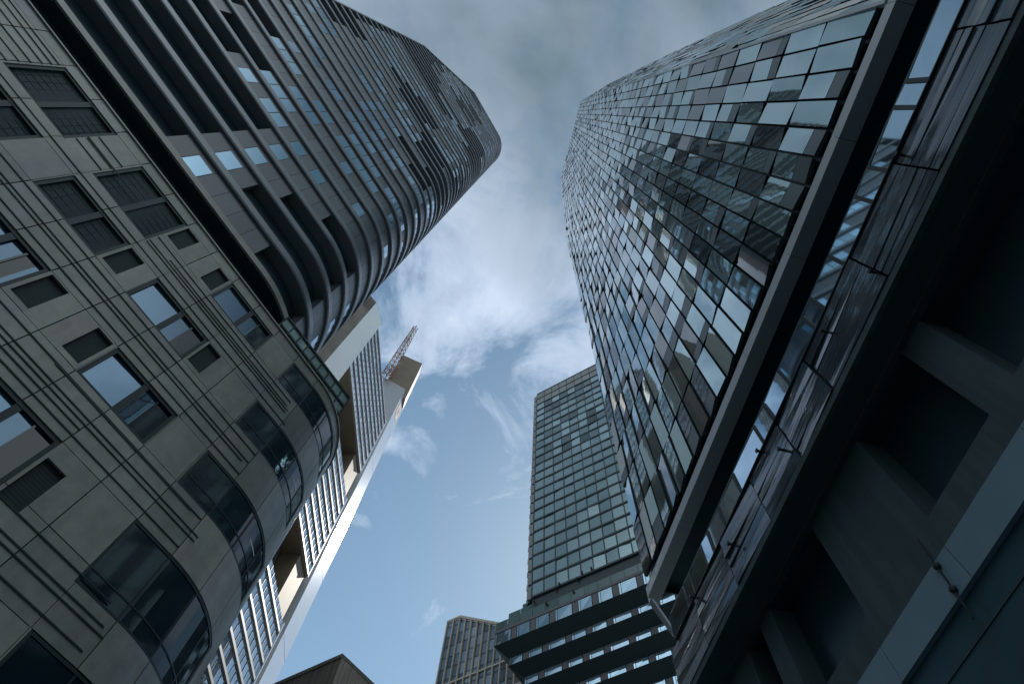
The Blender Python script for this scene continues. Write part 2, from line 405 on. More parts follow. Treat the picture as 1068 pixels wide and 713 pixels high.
# infill panels with blue panes, in random blocks; other cells stay dark and deep
UM = 0.69
panes = []; inf = MB()
ncell = int((S_END + 14.8)/UM)
for i in range(nst):
    vb = V0 + PITCH*i + 0.0; vt = V0 + PITCH*(i+1) - 0.40
    c = 0
    while c < ncell:
        run = random.choice((3, 4, 5, 6, 8))
        s_mid = -14.8 + (c+run/2)*UM
        lo = vb < 26
        if lo: deep = True
        elif vb < 45: deep = random.Random(int(s_mid/2.2)*13 + int((vb-26)/4.2)*7 + 3).random() < (0.14 if s_mid < 0 else 0.0)
        else: deep = random.Random(int((s_mid+20 + 0.12*vb)/4.6)*31 + int((vb-45)/8.3)*17 + 5).random() < 0.34
        bright = random.random() < 0.5
        for q in range(run):
            s0 = -14.8 + c*UM; s1 = s0 + UM; c += 1
            if lo and -5.65 < s0 < -3.25 : deep = False
            if c > ncell: break
            if s0 < left_end(vt) + 0.02: continue
            if deep and not (lo and s0 > 1.6): continue
            rec = -0.13 if vb < 40 else (-0.10 if vb < 70 else -0.065)
            slab(inf, TC, s0, s1-0.012, vb, vt, -0.5, rec, 0)
            pane_here = random.random() < (0.85 if bright else 0.06)
            if lo and s0 > 1.6: deep = False
            if lo: pane_here = int(round((s0+5.6)/UM)) in (0, 2)
            if s0 > 2.6: pane_here = random.random() < 0.6
            if pane_here: panes.append((s0+0.02, s1-0.03, vb+0.10, vt-0.42, vb, rec))
inf.build('infill_panels', M['infill'], TOW)
panes.sort(key=lambda p: (abs(p[0]+1)*0.6 + p[4]))
rest = MB()
for i, (a, b, c, d, _, rec) in enumerate(panes):
    rec += 0.01
    mb = MB() if i < 100 else rest
    st = TC.steps(a, b, 0.35)
    t0 = random.uniform(-0.004, 0.004)
    for q in range(len(st)-1):
        mb.face([TC.pt(st[q], rec+t0, c), TC.pt(st[q+1], rec-t0, c), TC.pt(st[q+1], rec-t0, d), TC.pt(st[q], rec+t0, d)])
    if i < 100: mb.build('tower_window', M['glassb'], TOW)
ro = rest.build('tower_window', M['glassb'], TOW); ro['kind'] = 'stuff'
# vertical end wall on the far side and roof
ew = MB()
lz = [16.7, 18.2, 40, 64, 88] + [88+2.04*i for i in range(1, 17)]
for a, b in zip(lz[:-1], lz[1:]):
    ew.face([TC.pt(left_end(a), 0.02, a), TC.pt(left_end(b), 0.02, b), TC.pt(left_end(b), -14, b), TC.pt(left_end(a), -14, a)])
    if a < 18: continue
    w_ = 0.15
    ew.hexa([TC.pt(left_end(a)-w_, 0.04, a), TC.pt(left_end(a), 0.04, a), TC.pt(left_end(b), 0.04, b), TC.pt(left_end(b)-w_, 0.04, b)],
            [TC.pt(left_end(a)-w_, -0.5, a), TC.pt(left_end(a), -0.5, a), TC.pt(left_end(b), -0.5, b), TC.pt(left_end(b)-w_, -0.5, b)])
ew.build('end_wall', M['rib'], TOW)
rf = MB()
slab(rf, TC, left_end(TOPV), S_END, TOPV-1.2, TOPV, -0.6, 0.03); rf.build('parapet', M['infill'], TOW)
rf = MB(); st = TC.steps(left_end(TOPV), S_END, 0.5)
rf.face([TC.pt(t, -0.2, TOPV-0.4) for t in st] + [TC.pt(S_END, -4, TOPV-0.4), Vector(TC.pt(left_end(TOPV), -14, TOPV-0.4))]); rf.build('roof', M['roof'], TOW)
# glass railing on the corner of the stone base
gr = MB(); RW = Curve(9.0, 1.0, 10.25)
for v in (16.72, 17.25, 17.85): slab(gr, RW, 1.2, 4.55, v-0.045, v+0.045, -0.05, 0.05)
u = 1.2
while u < 4.6: slab(gr, RW, u-0.025, u+0.025, 16.66, 17.85, -0.04, 0.04); u += 0.37
f = gr.build('terrace_railing', M['rail'], TOW)
gg = MB(); gg.face([RW.pt(1.2, 0, 16.76), RW.pt(4.55, 0, 16.76), RW.pt(4.55, 0, 17.82), RW.pt(1.2, 0, 17.82)]); gg.build('railing_glass', M['rgl'], f)

# ================================================================== RIGHT: faceted glass tower
d1 = azd(-5.7); n1 = Vector((cos(radians(-5.7)), -sin(radians(-5.7)), 0))
n1 = Vector((d1.y, -d1.x, 0))                          # away from the street
def RP(u, w, z): p = d1*u + n1*w; return Vector((p.x, p.y, EYE + z))
gp = RP(6, 20, 0)
GT = thing('glass_tower', 'tall glass tower of tilted staggered panels above a grey metal edge beam and dark overhang', 'skyscraper', (gp.x, gp.y, 0))
UL, UR, WF, ZB, ZT = 18.2, -5.25, 9.33, 21.05, 188.0
FL, MODR = 3.40, 0.955
ncol = int(round((UL-UR)/MODR)); nrow = int(round((ZT-ZB-0.5)/FL))
ZF = 59.0*1.0
FOLD = 93.0
def surf(u, z):
    """facade surface: leans out towards the street up to a fold, then leans back; tapers a little towards the top"""
    k = 0.3 + 0.7*max(0.0, (u-UR)/(UL-UR))
    if z < FOLD: o = 1.19*k*(z-ZB)/(FOLD-ZB)
    else: o = 1.19*k - (1.19*k + 0.25)*(z-FOLD)/(ZT-FOLD)
    u = UL + (u-UL)*(1 - 0.06*(z-ZB)/(ZT-ZB))
    return RP(u, WF - o, z)
plist = []
for r in range(nrow):
    z0 = ZB + 0.55 + FL*r; z1 = z0 + FL
    sh = 0.0
    for c in range(ncol):
        u0 = UR + (UL-UR)*c/ncol; u1 = UR + (UL-UR)*(c+1)/ncol
        plist.append((u0, u1, z0, z1, r, c))
frame = MB(); pans = []
for (u0, u1, z0, z1, r, c) in plist:
    # dark backing and mullion gaps
    a = [surf(u0, z0), surf(u1, z0), surf(u1, z1), surf(u0, z1)]
    frame.face([p + n1*0.22 for p in a])
    rs = random.Random(r*131 + c//1*17 + 5)
    split = rs.random()
    ta = rs.gauss(0, 0.016); tb = rs.gauss(0, 0.010)   # tilt about the vertical and the horizontal
    ta += (0.030 if (r + c) % 2 else -0.018) + 0.030*max(0.0, min(1.0, (u0-2)/10))*(1 if z0 < FOLD else 0)
    gx, gz = 0.045, 0.09
    cu, cz = (u0+u1)/2, (z0+z1)/2
    def pp(u, z, o=0.0, cu=cu, cz=cz, ta=ta, tb=tb):
        b = surf(u, z); return b + n1*(-(0.05) + (u-cu)*ta*2.2 + (z-cz)*tb + o)
    q = [pp(u0+gx, z0+gz), pp(u1-gx, z0+gz), pp(u1-gx, z1-gz), pp(u0+gx, z1-gz)]
    hs = 0.0
    if split < 0.34: hs = rs.choice((0.22, 0.28, 0.35))*FL
    dark = rs.random() < 0.26
    pans.append((u0, u1, z0, z1, q, hs, dark, pp, gx, gz))
frame.build('curtain_frame', M['fins'], GT)
eye = Vector((0, 0, EYE))
pans.sort(key=lambda p: (p[4][0]-eye).length)
rest = MB()
PM = [M['facet'], M['spand'], M['fins'], M['facetd'], M['sign']]
for i, (u0, u1, z0, z1, q, hs, dark, pp, gx, gz) in enumerate(pans):
    mb = MB() if i < 100 else rest
    g_ = 3 if dark else 0
    if any(u0 <= bu < u1 and z0 <= bz < z1 for bu, bz in ((16.4, 22.8), (17.7, 33.6), (17.7, 30.4))): g_ = 4
    zm = z0+gz+hs if hs else z0+gz
    top = [pp(u0+gx, zm), pp(u1-gx, zm), pp(u1-gx, z1-gz), pp(u0+gx, z1-gz)]
    bk_ = [pp(u0+gx, zm, 0.16), pp(u1-gx, zm, 0.16), pp(u1-gx, z1-gz, 0.16), pp(u0+gx, z1-gz, 0.16)]
    mb.hexa(top, bk_, g_, 2)
    if hs:
        lo = [pp(u0+gx, z0+gz), pp(u1-gx, z0+gz), pp(u1-gx, zm-0.04), pp(u0+gx, zm-0.04)]
        lb = [x + n1*0.16 for x in lo]; mb.hexa(lo, lb, 1, 2)
    if i < 100: mb.build('glass_panel', PM, GT)
ro = rest.build('glass_panel', PM, GT); ro['kind'] = 'stuff'
# narrow return facade past the corner
dr = azd(128.0); nr = Vector((dr.y, -dr.x, 0)); C0 = RP(UR, WF, 0); LR = 9.6
if nr.dot(C0) < 0: nr = -nr
fr2 = MB(); pr = MB()
for r in range(nrow):
    z0 = ZB + 0.55 + FL*r; z1 = z0+FL
    for c in range(10):
        a0, a1 = LR*c/10, LR*(c+1)/10
        def q2(t, z, o=0.0): p = surf(UR, z) + dr*t + nr*o; return Vector((p.x, p.y, EYE+z))
        fr2.face([q2(a0, z0, 0.2), q2(a1, z0, 0.2), q2(a1, z1, 0.2), q2(a0, z1, 0.2)])
        t = random.gauss(0, 0.025)
        f = [q2(a0+0.05, z0+0.06, t), q2(a1-0.05, z0+0.06, -t), q2(a1-0.05, z1-0.06, -t), q2(a0+0.05, z1-0.06, t)]
        pr.hexa(f, [x + nr*0.15 for x in f], random.choice((0, 3, 3, 1, 2)), 2)
fr2.build('curtain_frame', M['fins'], GT)
o = pr.build('return_facade_panels', PM, GT); o['kind'] = 'stuff'
cornerp = MB()
for z0, z1 in ((ZB, FOLD), (FOLD, ZT)):
    a, b = surf(UR, z0), surf(UR, z1); e = -n1*0.12
    cornerp.hexa([a-d1*0.02+e, a+d1*0.1+e, b+d1*0.1+e, b-d1*0.02+e], [a-d1*0.02-e, a+d1*0.1-e, b+d1*0.1-e, b-d1*0.02-e])
cornerp.build('corner_trim', M['beam'], GT)
rt = MB()
E0 = C0 + dr*LR
def XY(p, z): return Vector((p.x, p.y, EYE+z))
S1 = surf(UL, ZT); 
rt.face([XY(surf(UL, ZT), ZT-0.1), XY(surf(UR, ZT), ZT-0.1), XY(surf(UR, ZT)+dr*LR, ZT-0.1), XY(RP(UR-8, 40, 0), ZT-0.1), XY(RP(UL, 40, 0), ZT-0.1)])
rt.build('roof', M['roof'], GT)
bw = MB()
for z0, z1 in ((ZB, FOLD), (FOLD, ZT)):
    bw.face([surf(UL-0.01, z0)+n1*0.22, surf(UL, z1)+n1*0.22, RP(UL, 40, z1), RP(UL, 40, z0)])
bw.face([XY(E0, ZB), XY(surf(UR, ZT)+dr*LR, ZT), XY(RP(UR-8, 40, 0), ZT), XY(RP(UR-8, 40, 0), ZB)])
bw.build('side_wall', M['facetd'], GT)
# the edge beam
UB = UR - 9
bm = MB()
def bx(mb, u0, u1, w0, w1, z0, z1, mi=0):
    mb.hexa([RP(u0, w0, z0), RP(u1, w0, z0), RP(u1, w0, z1), RP(u0, w0, z1)], [RP(u0, w1, z0), RP(u1, w1, z0), RP(u1, w1, z1), RP(u0, w1, z1)], mi)
L = 3.9; u = UL + 0.05
while u > UB:
    bx(bm, max(UB, u-L)+0.008, u-0.008, WF-0.06, WF+0.52, 20.5, 21.05); u -= L
bm.build('edge_beam', M['beam'], GT)
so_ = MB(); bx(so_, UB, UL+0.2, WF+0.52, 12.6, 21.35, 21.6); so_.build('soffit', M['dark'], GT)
so_ = MB(); bx(so_, UB, UL, WF+0.53, WF+0.60, 20.62, 21.35); so_.build('recess_edge', M['dark'], GT)
eb = MB()
eb.hexa([RP(UL+0.05, WF+0.1, 20.5), RP(UL+0.35, WF+0.1, 20.5), RP(UL+0.35, WF+0.1, 20.8), RP(UL+0.05, WF+0.1, 20.8)],
        [RP(UL+1.45, 10.94, 20.3), RP(UL+1.7, 10.94, 20.3), RP(UL+1.7, 10.94, 20.6), RP(UL+1.45, 10.94, 20.6)])
eb.build('end_strut', M['beam'], GT)
# glazed podium standing out in front of the overhang (dimensions below are scaled by KS)
KS = 0.749
def KP(u, w, z): return RP(u*KS, w*KS, z*KS)
def kbx(mb, u0, u1, w0, w1, z0, z1, mi=0):
    mb.hexa([KP(u0, w0, z0), KP(u1, w0, z0), KP(u1, w0, z1), KP(u0, w0, z1)], [KP(u0, w1, z0), KP(u1, w1, z0), KP(u1, w1, z1), KP(u0, w1, z1)], mi)
s_ = MB(); kbx(s_, UB-4, UL+1.5, 10.95, 18, 21.30, 21.42); s_.build('podium_roof', M['dark'], GT)
s_ = MB(); bx(s_, UB, UL, 12.6, 12.8, -1.6, 21.6); s_.build('recessed_base_wall', M['void'], GT)
# recessed ribbon window under the overhang
WG, ZG0, ZG1 = 10.94, 20.0, 21.30
UGL = UL + 1.55
lengths = [1.9, 0.8, 1.5, 0.75, 1.3, 1.7, 2.3, 1.0, 1.5, 2.2, 0.75, 1.6, 2.1, 1.0, 1.9, 0.8, 2.4, 1.1, 1.8, 2.0, 1.5, 1.2, 2.2]
u = UGL
for i, l in enumerate(lengths):
    fr = MB(); a, b = u-l, u
    kbx(fr, a, a+0.07, WG-0.05, WG+0.08, ZG0, ZG1); kbx(fr, b-0.07, b, WG-0.05, WG+0.08, ZG0, ZG1)
    kbx(fr, a+0.07, b-0.07, WG-0.05, WG+0.08, ZG0, ZG0+0.05)
    f = fr.build('ribbon_window', M['rail'], GT)
    t = random.gauss(0, 0.02); TL = random.uniform(-0.01, 0.03)
    gl = MB(); gl.face([KP(a+0.07, WG+t, ZG0+0.05), KP(b-0.07, WG-t, ZG0+0.05), KP(b-0.07, WG-t+TL, ZG1), KP(a+0.07, WG+t+TL, ZG1)])
    gl.build('pane', M['pglass'], f)
    u -= l
    if u < UB: break
# rippled dark glass band below it: separate sheets
u = UL + 2.3; i = 0
while u > UB:
    l = random.choice((2.6, 3.1, 3.8)); sh = MB(); t = random.gauss(0, 0.03); n = 5
    for j in range(n):
        za, zb = 17.72 + (19.97-17.72)*j/n, 17.72 + (19.97-17.72)*(j+1)/n
        r = [random.gauss(0, 0.035) for _ in range(3)]
        sh.hexa([KP(u-l+0.03, 10.98+t+r[0], za+0.01), KP(u-0.03, 10.98-t+r[1], za+0.01), KP(u-0.03, 10.98-t+r[2], zb-0.01), KP(u-l+0.03, 10.98+t, zb-0.01)],
                [KP(u-l+0.03, 11.15, za+0.01), KP(u-0.03, 11.15, za+0.01), KP(u-0.03, 11.15, zb-0.01), KP(u-l+0.03, 11.15, zb-0.01)])
    sh.build('rippled_glass_sheet', M['wavy'], GT); u -= l
for uu, z in ((17.2, 19.95), (13.5, 19.0), (9.8, 19.9), (8.9, 18.6), (4.6, 19.3), (2.2, 18.2), (-1.2, 19.6)):
    tb = MB(); kbx(tb, uu, uu+0.08, 10.74, 11.0, z, z+0.08); kbx(tb, uu-0.03, uu+0.11, 10.70, 10.75, z-0.03, z+0.11); tb.build('bracket', M['rail'], GT)

# dark concrete frontage beneath the overhang
cp_ = KP(6, 14, 0)
CW = thing('concrete_building', 'dark concrete frontage with black openings and pale band under the overhang', 'building', (cp_.x, cp_.y, 0))
WC = 12.3
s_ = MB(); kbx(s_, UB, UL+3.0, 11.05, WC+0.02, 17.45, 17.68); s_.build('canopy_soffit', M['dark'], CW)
s_ = MB(); kbx(s_, UB, UL+3.0, 11.02, 11.2, 17.42, 17.70); s_.build('canopy_edge', M['conc'], CW)
for a, b in ((-6, 2.2), (2.4, 13.8), (13.95, 20)):
    s_ = MB(); kbx(s_, a, b, 12.02, 12.07, 17.40, 17.447); s_.build('trim_strip', M['conc'], CW)
piers = [(3.2, 4.3), (7.45, 11.0), (14.75, 15.7), (16.9, 22.5)]
for a, b in piers:
    s_ = MB(); kbx(s_, a, b, WC, WC+1.0, 13.56, 17.45); s_.build('pier', M['conc'], CW)
s_ = MB(); kbx(s_, UB, 22.5, WC, WC+1.0, 12.58, 13.56); s_.build('lintel', M['conc'], CW)
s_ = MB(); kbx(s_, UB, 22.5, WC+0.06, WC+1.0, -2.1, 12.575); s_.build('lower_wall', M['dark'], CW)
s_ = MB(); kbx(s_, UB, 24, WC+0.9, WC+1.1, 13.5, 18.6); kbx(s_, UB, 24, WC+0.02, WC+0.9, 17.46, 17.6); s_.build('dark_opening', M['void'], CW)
u = 21.6
for l in (3.5,)*8:
    s_ = MB(); kbx(s_, u-l+0.012, u-0.012, WC-0.10, WC+0.05, 11.52, 12.58); s_.build('band_panel', M['band'], CW); u -= l
s_ = MB(); kbx(s_, -2, 20, WC+0.03, WC+0.06, 10.70, 10.74); s_.build('trim_strip', M['conc'], CW)
for uu in (8.25, 17.3, 0.4):
    rd = MB(); rd.tube(KP(uu, WC-0.16, 10.9), KP(uu-0.25, WC-0.16, 13.3), 0.022); 
    f = rd.build('hanger_rod', M['rail'], CW)
    for tt in (0.62, 0.33):
        bl = MB(); c_ = KP(uu-0.25*tt, WC-0.16, 10.9+2.4*tt); R_ = 0.075
        for i in range(6):
            for j in range(10):
                def sp(i_, j_): a = pi*i_/6-pi/2; b = 2*pi*j_/10; return c_ + R_*Vector((cos(a)*cos(b), cos(a)*sin(b), sin(a)))
                bl.face([sp(i, j), sp(i, j+1), sp(i+1, j+1), sp(i+1, j)])
        bl.build('ball_joint', M['rail'], f)

# ================================================================== CENTRE: gridded tower on stepped podium
dg = -azd(-51.4); p0 = azd(7.15)*90.0; ng = Vector((-dg.y, dg.x, 0))
if ng.dot(p0) < 0: ng = -ng
def GP(u, w, z): p = p0 + dg*u + ng*w; return Vector((p.x, p.y, EYE+z))
def gbx(mb, u0, u1, w0, w1, z0, z1, mi=0):
    mb.hexa([GP(u0, w0, z0), GP(u1, w0, z0), GP(u1, w0, z1), GP(u0, w0, z1)], [GP(u0, w1, z0), GP(u1, w1, z0), GP(u1, w1, z1), GP(u0, w1, z1)], mi)
gc = GP(13, 14, 0)
GR = thing('gridded_tower', 'dark gridded high-rise with teal and grey panes standing on an overhanging banded podium', 'skyscraper', (gc.x, gc.y, 0))
GW, GH, NC = 2.79, 3.91, 11
body = MB(); gbx(body, -0.4, -0.4+GW*NC, 0.25, 26, 86, 181.0); body.build('tower_body', M['gframe'], GR)
fm = MB()
for c in range(NC+1): gbx(fm, -0.4+GW*c-0.11, -0.4+GW*c+0.11, -0.06, 0.3, 92, 181.7)
for r in range(24): gbx(fm, -0.4, -0.4+GW*NC, -0.14, 0.3, 92+GH*r-0.36, 92+GH*r+0.12)
fm.build('facade_grid', M['gframe'], GR)
cells = [(c, r) for r in range(23) for c in range(NC)]
cells.sort(key=lambda k: (0 if k[0] <= 8 else 1, k[1]))
rest = MB(); top = MB()
for i, (c, r) in enumerate(cells):
    u0 = -0.4+GW*c+0.11; u1 = u0+GW-0.22; z0 = 92+GH*r+0.12; z1 = z0+GH-0.48
    if r >= 21:
        gbx(top, u0, u1, -0.02, 0.26, z0, z1+0.2); continue
    mb = MB() if i < 100 else rest
    t = random.gauss(0, 0.03); t2 = random.gauss(0, 0.03)
    mb.face([GP(u0, 0.05+t, z0), GP(u1, 0.05-t, z0), GP(u1, 0.05-t+t2, z1), GP(u0, 0.05+t+t2, z1)])
    if i < 100: mb.build('tower_window', M['gpane'], GR)
ro = rest.build('tower_window', M['gpane'], GR); ro['kind'] = 'stuff'
top.build('roof_panels', M['gstone'], GR)
# left flank with small projecting balconies
fl = MB()
for r in range(23):
    z = 92+GH*r
    gbx(fl, -1.75, -0.42, 0.35, 2.2, z+0.2, z+GH-0.45)
fl.build('flank_panels', M['gstone'], GR)
for r in range(12):
    z = 92+GH*r; b = MB()
    b.hexa([GP(-0.45, 0.1, z-0.3), GP(-2.5, 1.3, z-0.3), GP(-2.5, 1.3, z+0.05), GP(-0.45, 0.1, z+0.05)], [GP(-0.45, 3.0, z-0.3), GP(-1.0, 3.0, z-0.3), GP(-1.0, 3.0, z+0.05), GP(-0.45, 3.0, z+0.05)])
    f = b.build('balcony', M['gframe'], GR)
    b = MB(); b.face([GP(-0.5, 0.1, z+0.05), GP(-2.5, 1.3, z+0.05), GP(-2.5, 1.3, z+1.15), GP(-0.5, 0.1, z+1.15)]); b.face([GP(-2.5, 1.3, z+0.05), GP(-1.0, 3.0, z+0.05), GP(-1.0, 3.0, z+1.15), GP(-2.5, 1.3, z+1.15)])
    b.build('balcony_glass', M['tglass'], f)
# terraces with glass balustrades
for k, (ul, w, z0, z1) in enumerate(((-8.5, 0.0, 86.6, 89.0), (-6.2, 0.9, 89.0, 91.2), (-3.6, 1.8, 91.2, 93.2))):
    s_ = MB(); gbx(s_, ul, 40, w, w+6, z0-0.1, z0+0.5); s_.build('terrace_slab', M['ppier'], GR)
    u = ul; b = MB()
    while u < 38:
        gbx(b, u+0.03, u+2.75, w+0.02, w+0.08, z0+0.5, z1); u += 2.8
    gbx(b, ul, ul+0.06, w+0.1, w+4, z0+0.5, z1)
    b.build('glass_balustrade', M['tglass'], GR)
for u, z in ((0.2, 90.0), (5.0, 90.9), (5.9, 91.6), (9.8, 91.0), (11.0, 92.0), (3.0, 88.0), (8.8, 88.3), (13.0, 92.1)):
    s_ = MB(); gbx(s_, u, u+0.22, -0.25, -0.02, z, z+0.55); gbx(s_, u-0.05, u+0.3, -0.42, -0.25, z+0.35, z+0.75); s_.build('spotlight', M['lamp'], GR)
# podium storeys: each steps back below the one above
lev = [(0.0, 86.40, 83.65, -8.5, 0), (2.2, 81.9, 80.25, -6.4, 2), (4.4, 78.8, 77.15, -4.3, 1), (6.6, 75.7, 74.2, -2.2, 3), (8.8, 72.4, 70.6, -0.1, 0), (11.0, 68.8, 67.0, 2.0, 2)]
pb = MB()
for i, (w, zt, zb, ul, ph) in enumerate(lev):
    gbx(pb, ul+0.1, 40, w+0.45, w+20, zb, zt)
pb.build('podium_core', M['gframe'], GR)
for i, (w, zt, zb, ul, ph) in enumerate(lev):
    if i+1 < len(lev):
        w2, zt2, _, ul2, _ = lev[i+1]
        b = MB(); b.hexa([GP(ul, w-0.05, zb), GP(40, w-0.05, zb), GP(40, w2-0.04, zt2), GP(ul2, w2-0.04, zt2)], [GP(ul, w+9, zb), GP(40, w+9, zb), GP(40, w2+9, zt2), GP(ul2, w2+9, zt2)])
        b.build('podium_band', M['pdark'], GR)
    b = MB(); gbx(b, ul, 40, w+0.10, w+0.6, zb, zt); b.build('podium_wall', M['ppier'], GR)
    u = ul + 0.15
    pat = [1.35, 0.0] if i == 0 else [0.0]
    first = True
    j = 0
    while u < 30:
        wd = 2.9 if (j+i) % 3 else 3.6
        fr = MB(); gbx(fr, u, u+0.08, w-0.03, w+0.12, zb, zt); gbx(fr, u+wd-0.08, u+wd, w-0.03, w+0.12, zb, zt); gbx(fr, u+0.45, u+0.52, w-0.03, w+0.12, zb, zt)
        gbx(fr, u, u+wd, w-0.03, w+0.12, zt-0.06, zt)
        f = fr.build('podium_window', M['gframe'], GR)
        g_ = MB(); t = random.gauss(0, 0.012)
        g_.face([GP(u+0.08, w+0.03+t, zb), GP(u+0.45, w+0.03+t, zb), GP(u+0.45, w+0.03, zt), GP(u+0.08, w+0.03, zt)])
        g_.face([GP(u+0.52, w+0.03+t, zb), GP(u+wd-0.08, w+0.03-t, zb), GP(u+wd-0.08, w+0.04, zt), GP(u+0.52, w+0.04, zt)])
        g_.build('pane', M['pglass'], f)
        u += wd + 1.25; j += 1

# ================================================================== pale finned tower, far
pb0 = azd(-2.87)*160.0
def BP(u, w, z): p = pb0 + dg*u + ng*w; return Vector((p.x, p.y, EYE+z))
bc = BP(14, 12, 0)
BT = thing('finned_tower', 'distant blue glass tower with pale beige vertical fins and a sloping roof edge', 'skyscraper', (bc.x, bc.y, 0))
def rv(u): return 148.0 if u < 5.1 else 148.0 - (u-5.1)*0.634
def bbx(mb, u0, u1, w0, w1, z0, z1, z1b=None):
    z1b = z1 if z1b is None else z1b
    mb.hexa([BP(u0, w0, z0), BP(u1, w0, z0), BP(u1, w0, z1b), BP(u0, w0, z1)], [BP(u0, w1, z0), BP(u1, w1, z0), BP(u1, w1, z1b), BP(u0, w1, z1)])
s_ = MB(); bbx(s_, 0.1, 5.1, 0.4, 20, -1.6, 147.6); bbx(s_, 5.1, 34, 0.4, 20, -1.6, 147.6, rv(34)-0.4); s_.build('tower_body', M['bglass'], BT)
for c in range(14):
    u = 2.47*c
    s_ = MB(); bbx(s_, u-0.14, u+0.14, -0.35, 0.45, -1.6, rv(u)); s_.build('fin', M['beige'], BT)
s_ = MB(); bbx(s_, -0.14, 5.1, -0.36, 0.46, rv(0), rv(0)+0.6); bbx(s_, 5.1, 34, -0.36, 0.46, 147.4, 148.6, rv(34)+0.6) if False else None
s_.hexa([BP(5.1, -0.36, 147.7), BP(34, -0.36, rv(34)-0.3), BP(34, -0.36, rv(34)+0.6), BP(5.1, -0.36, 148.6)], [BP(5.1, 0.46, 147.7), BP(34, 0.46, rv(34)-0.3), BP(34, 0.46, rv(34)+0.6), BP(5.1, 0.46, 148.6)])
s_.build('roof_edge', M['beige'], BT)
for z in (124.0, 115.0, 106.0):
    s_ = MB(); bbx(s_, -0.14, 34, -0.2, 0.44, z-0.25, z+0.25); s_.build('floor_band', M['beige'], BT)
pn = MB()
for r in range(20):
    for c in range(13):
        z0 = 70+4.0*r; u0 = 2.47*c+0.16; u1 = u0+2.15; zt = min(z0+3.7, rv(u1)-0.3)
        if zt-z0 < 0.5: continue
        t = random.gauss(0, 0.02); pn.face([BP(u0, 0.2+t, z0), BP(u1, 0.2-t, z0), BP(u1, 0.2-t, zt), BP(u0, 0.2+t, zt)])
o = pn.build('tower_window', M['bglass'], BT); o['kind'] = 'stuff'

# ================================================================== dark stone corner building
pd0 = azd(-13.15)*110.0; de = azd(43.0)
dc = pd0 + ng*12
DB = thing('stone_building', 'dark brown stone building corner with flat roof showing low at the bottom left', 'building', (dc.x, dc.y, 0))
def DP(p, z): return Vector((p.x, p.y, EYE+z))
s_ = MB()
A = pd0 - dg*70; B = pd0; Cc = pd0 + de*40; Dd = A + de*40
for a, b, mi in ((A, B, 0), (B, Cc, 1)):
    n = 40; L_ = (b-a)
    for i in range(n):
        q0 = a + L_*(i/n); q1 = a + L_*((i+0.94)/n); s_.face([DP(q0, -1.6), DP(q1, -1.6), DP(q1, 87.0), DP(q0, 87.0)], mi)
s_.build('wall', [M['darkst'], M['brownst']], DB)
s_ = MB(); e_ = 0.12
s_.hexa([DP(A, -1.6), DP(B + ng*0.15, -1.6), DP(B + ng*0.15, 86.9), DP(A, 86.9)], [DP(Dd, -1.6), DP(Cc, -1.6), DP(Cc, 86.9), DP(Dd, 86.9)])
s_.build('inner_core', M['joint'], DB)
s_ = MB(); k_ = -ng*0.25
s_.hexa([DP(A+k_, 87.0), DP(B+k_, 87.0), DP(B+k_, 87.9), DP(A+k_, 87.9)], [DP(Dd, 87.0), DP(Cc+dg*0.3, 87.0), DP(Cc+dg*0.3, 87.9), DP(Dd, 87.9)])
s_.build('roof', M['darkst'], DB)

# ================================================================== banded skyscraper with white core (centre left)
dp = azd(7.0); pp0 = azd(-31.0)*100.0; np_ = Vector((-dp.y, dp.x, 0))
if np_.dot(pp0) < 0: np_ = -np_
def CP(u, w, z): p = pp0 + dp*u + np_*w; return Vector((p.x, p.y, EYE+z))
def cbx(mb, u0, u1, w0, w1, z0, z1, mi=0):
    mb.hexa([CP(u0, w0, z0), CP(u1, w0, z0), CP(u1, w0, z1), CP(u0, w0, z1)], [CP(u0, w1, z0), CP(u1, w1, z0), CP(u1, w1, z1), CP(u0, w1, z1)], mi)
cc = CP(20, 15, 0)
BK = thing('banded_skyscraper', 'pale skyscraper of banded glass blocks between garden gaps with bright white corner core', 'skyscraper', (cc.x, cc.y, 0))
secs = [(176.0, 213.0), (126.0, 161.0), (76.0, 110.0), (26.0, 60.0)]
for (z0, z1) in secs:
    b = MB(); cbx(b, 0.5, 41.0, 0.4, 26, z0, z1); b.build('block_body', M['sglass'], BK)
    r = 0; z = z0
    while z < z1 - 1:
        s_ = MB(); cbx(s_, 0.5, 41.0, -0.25, 0.45, z, z+0.70); s_.build('spandrel', M['srib'], BK)
        g_ = MB(); zt = min(z+4.4, z1)
        for c in range(18):
            u0 = 0.5 + 2.25*c; t = random.gauss(0, 0.02)
            g_.face([CP(u0+0.05, 0.15+t, z+0.70), CP(u0+2.2, 0.15-t, z+0.70), CP(u0+2.2, 0.15-t, zt), CP(u0+0.05, 0.15+t, zt)])
        g_.build('window_ribbon', M['sglass'], BK)
        z += 4.4
    s_ = MB()
    for c in range(19): cbx(s_, 0.45+2.25*c, 0.55+2.25*c, -0.0, 0.4, z0, z1)
    s_.build('mullions', M['srib'], BK)
    s_ = MB(); cbx(s_, 40.7, 41.25, -0.3, 1.0, z0-0.3, z1); s_.build('block_edge', M['white'], BK)
    s_ = MB(); cbx(s_, 0.5, 41.0, 0.2, 14, z0-0.6, z0-0.02); s_.build('gap_soffit', M['brown'], BK)
    s_ = MB(); cbx(s_, 10.5, 41.0, 5.8, 6.2, z0-16, z0-0.6); s_.build('gap_back_wall', M['darkst'], BK)
    s_ = MB(); cbx(s_, 33.0, 40.9, 0.6, 5.8, z0-15.2, z0-0.62); s_.build('gap_column', M['brown'], BK)
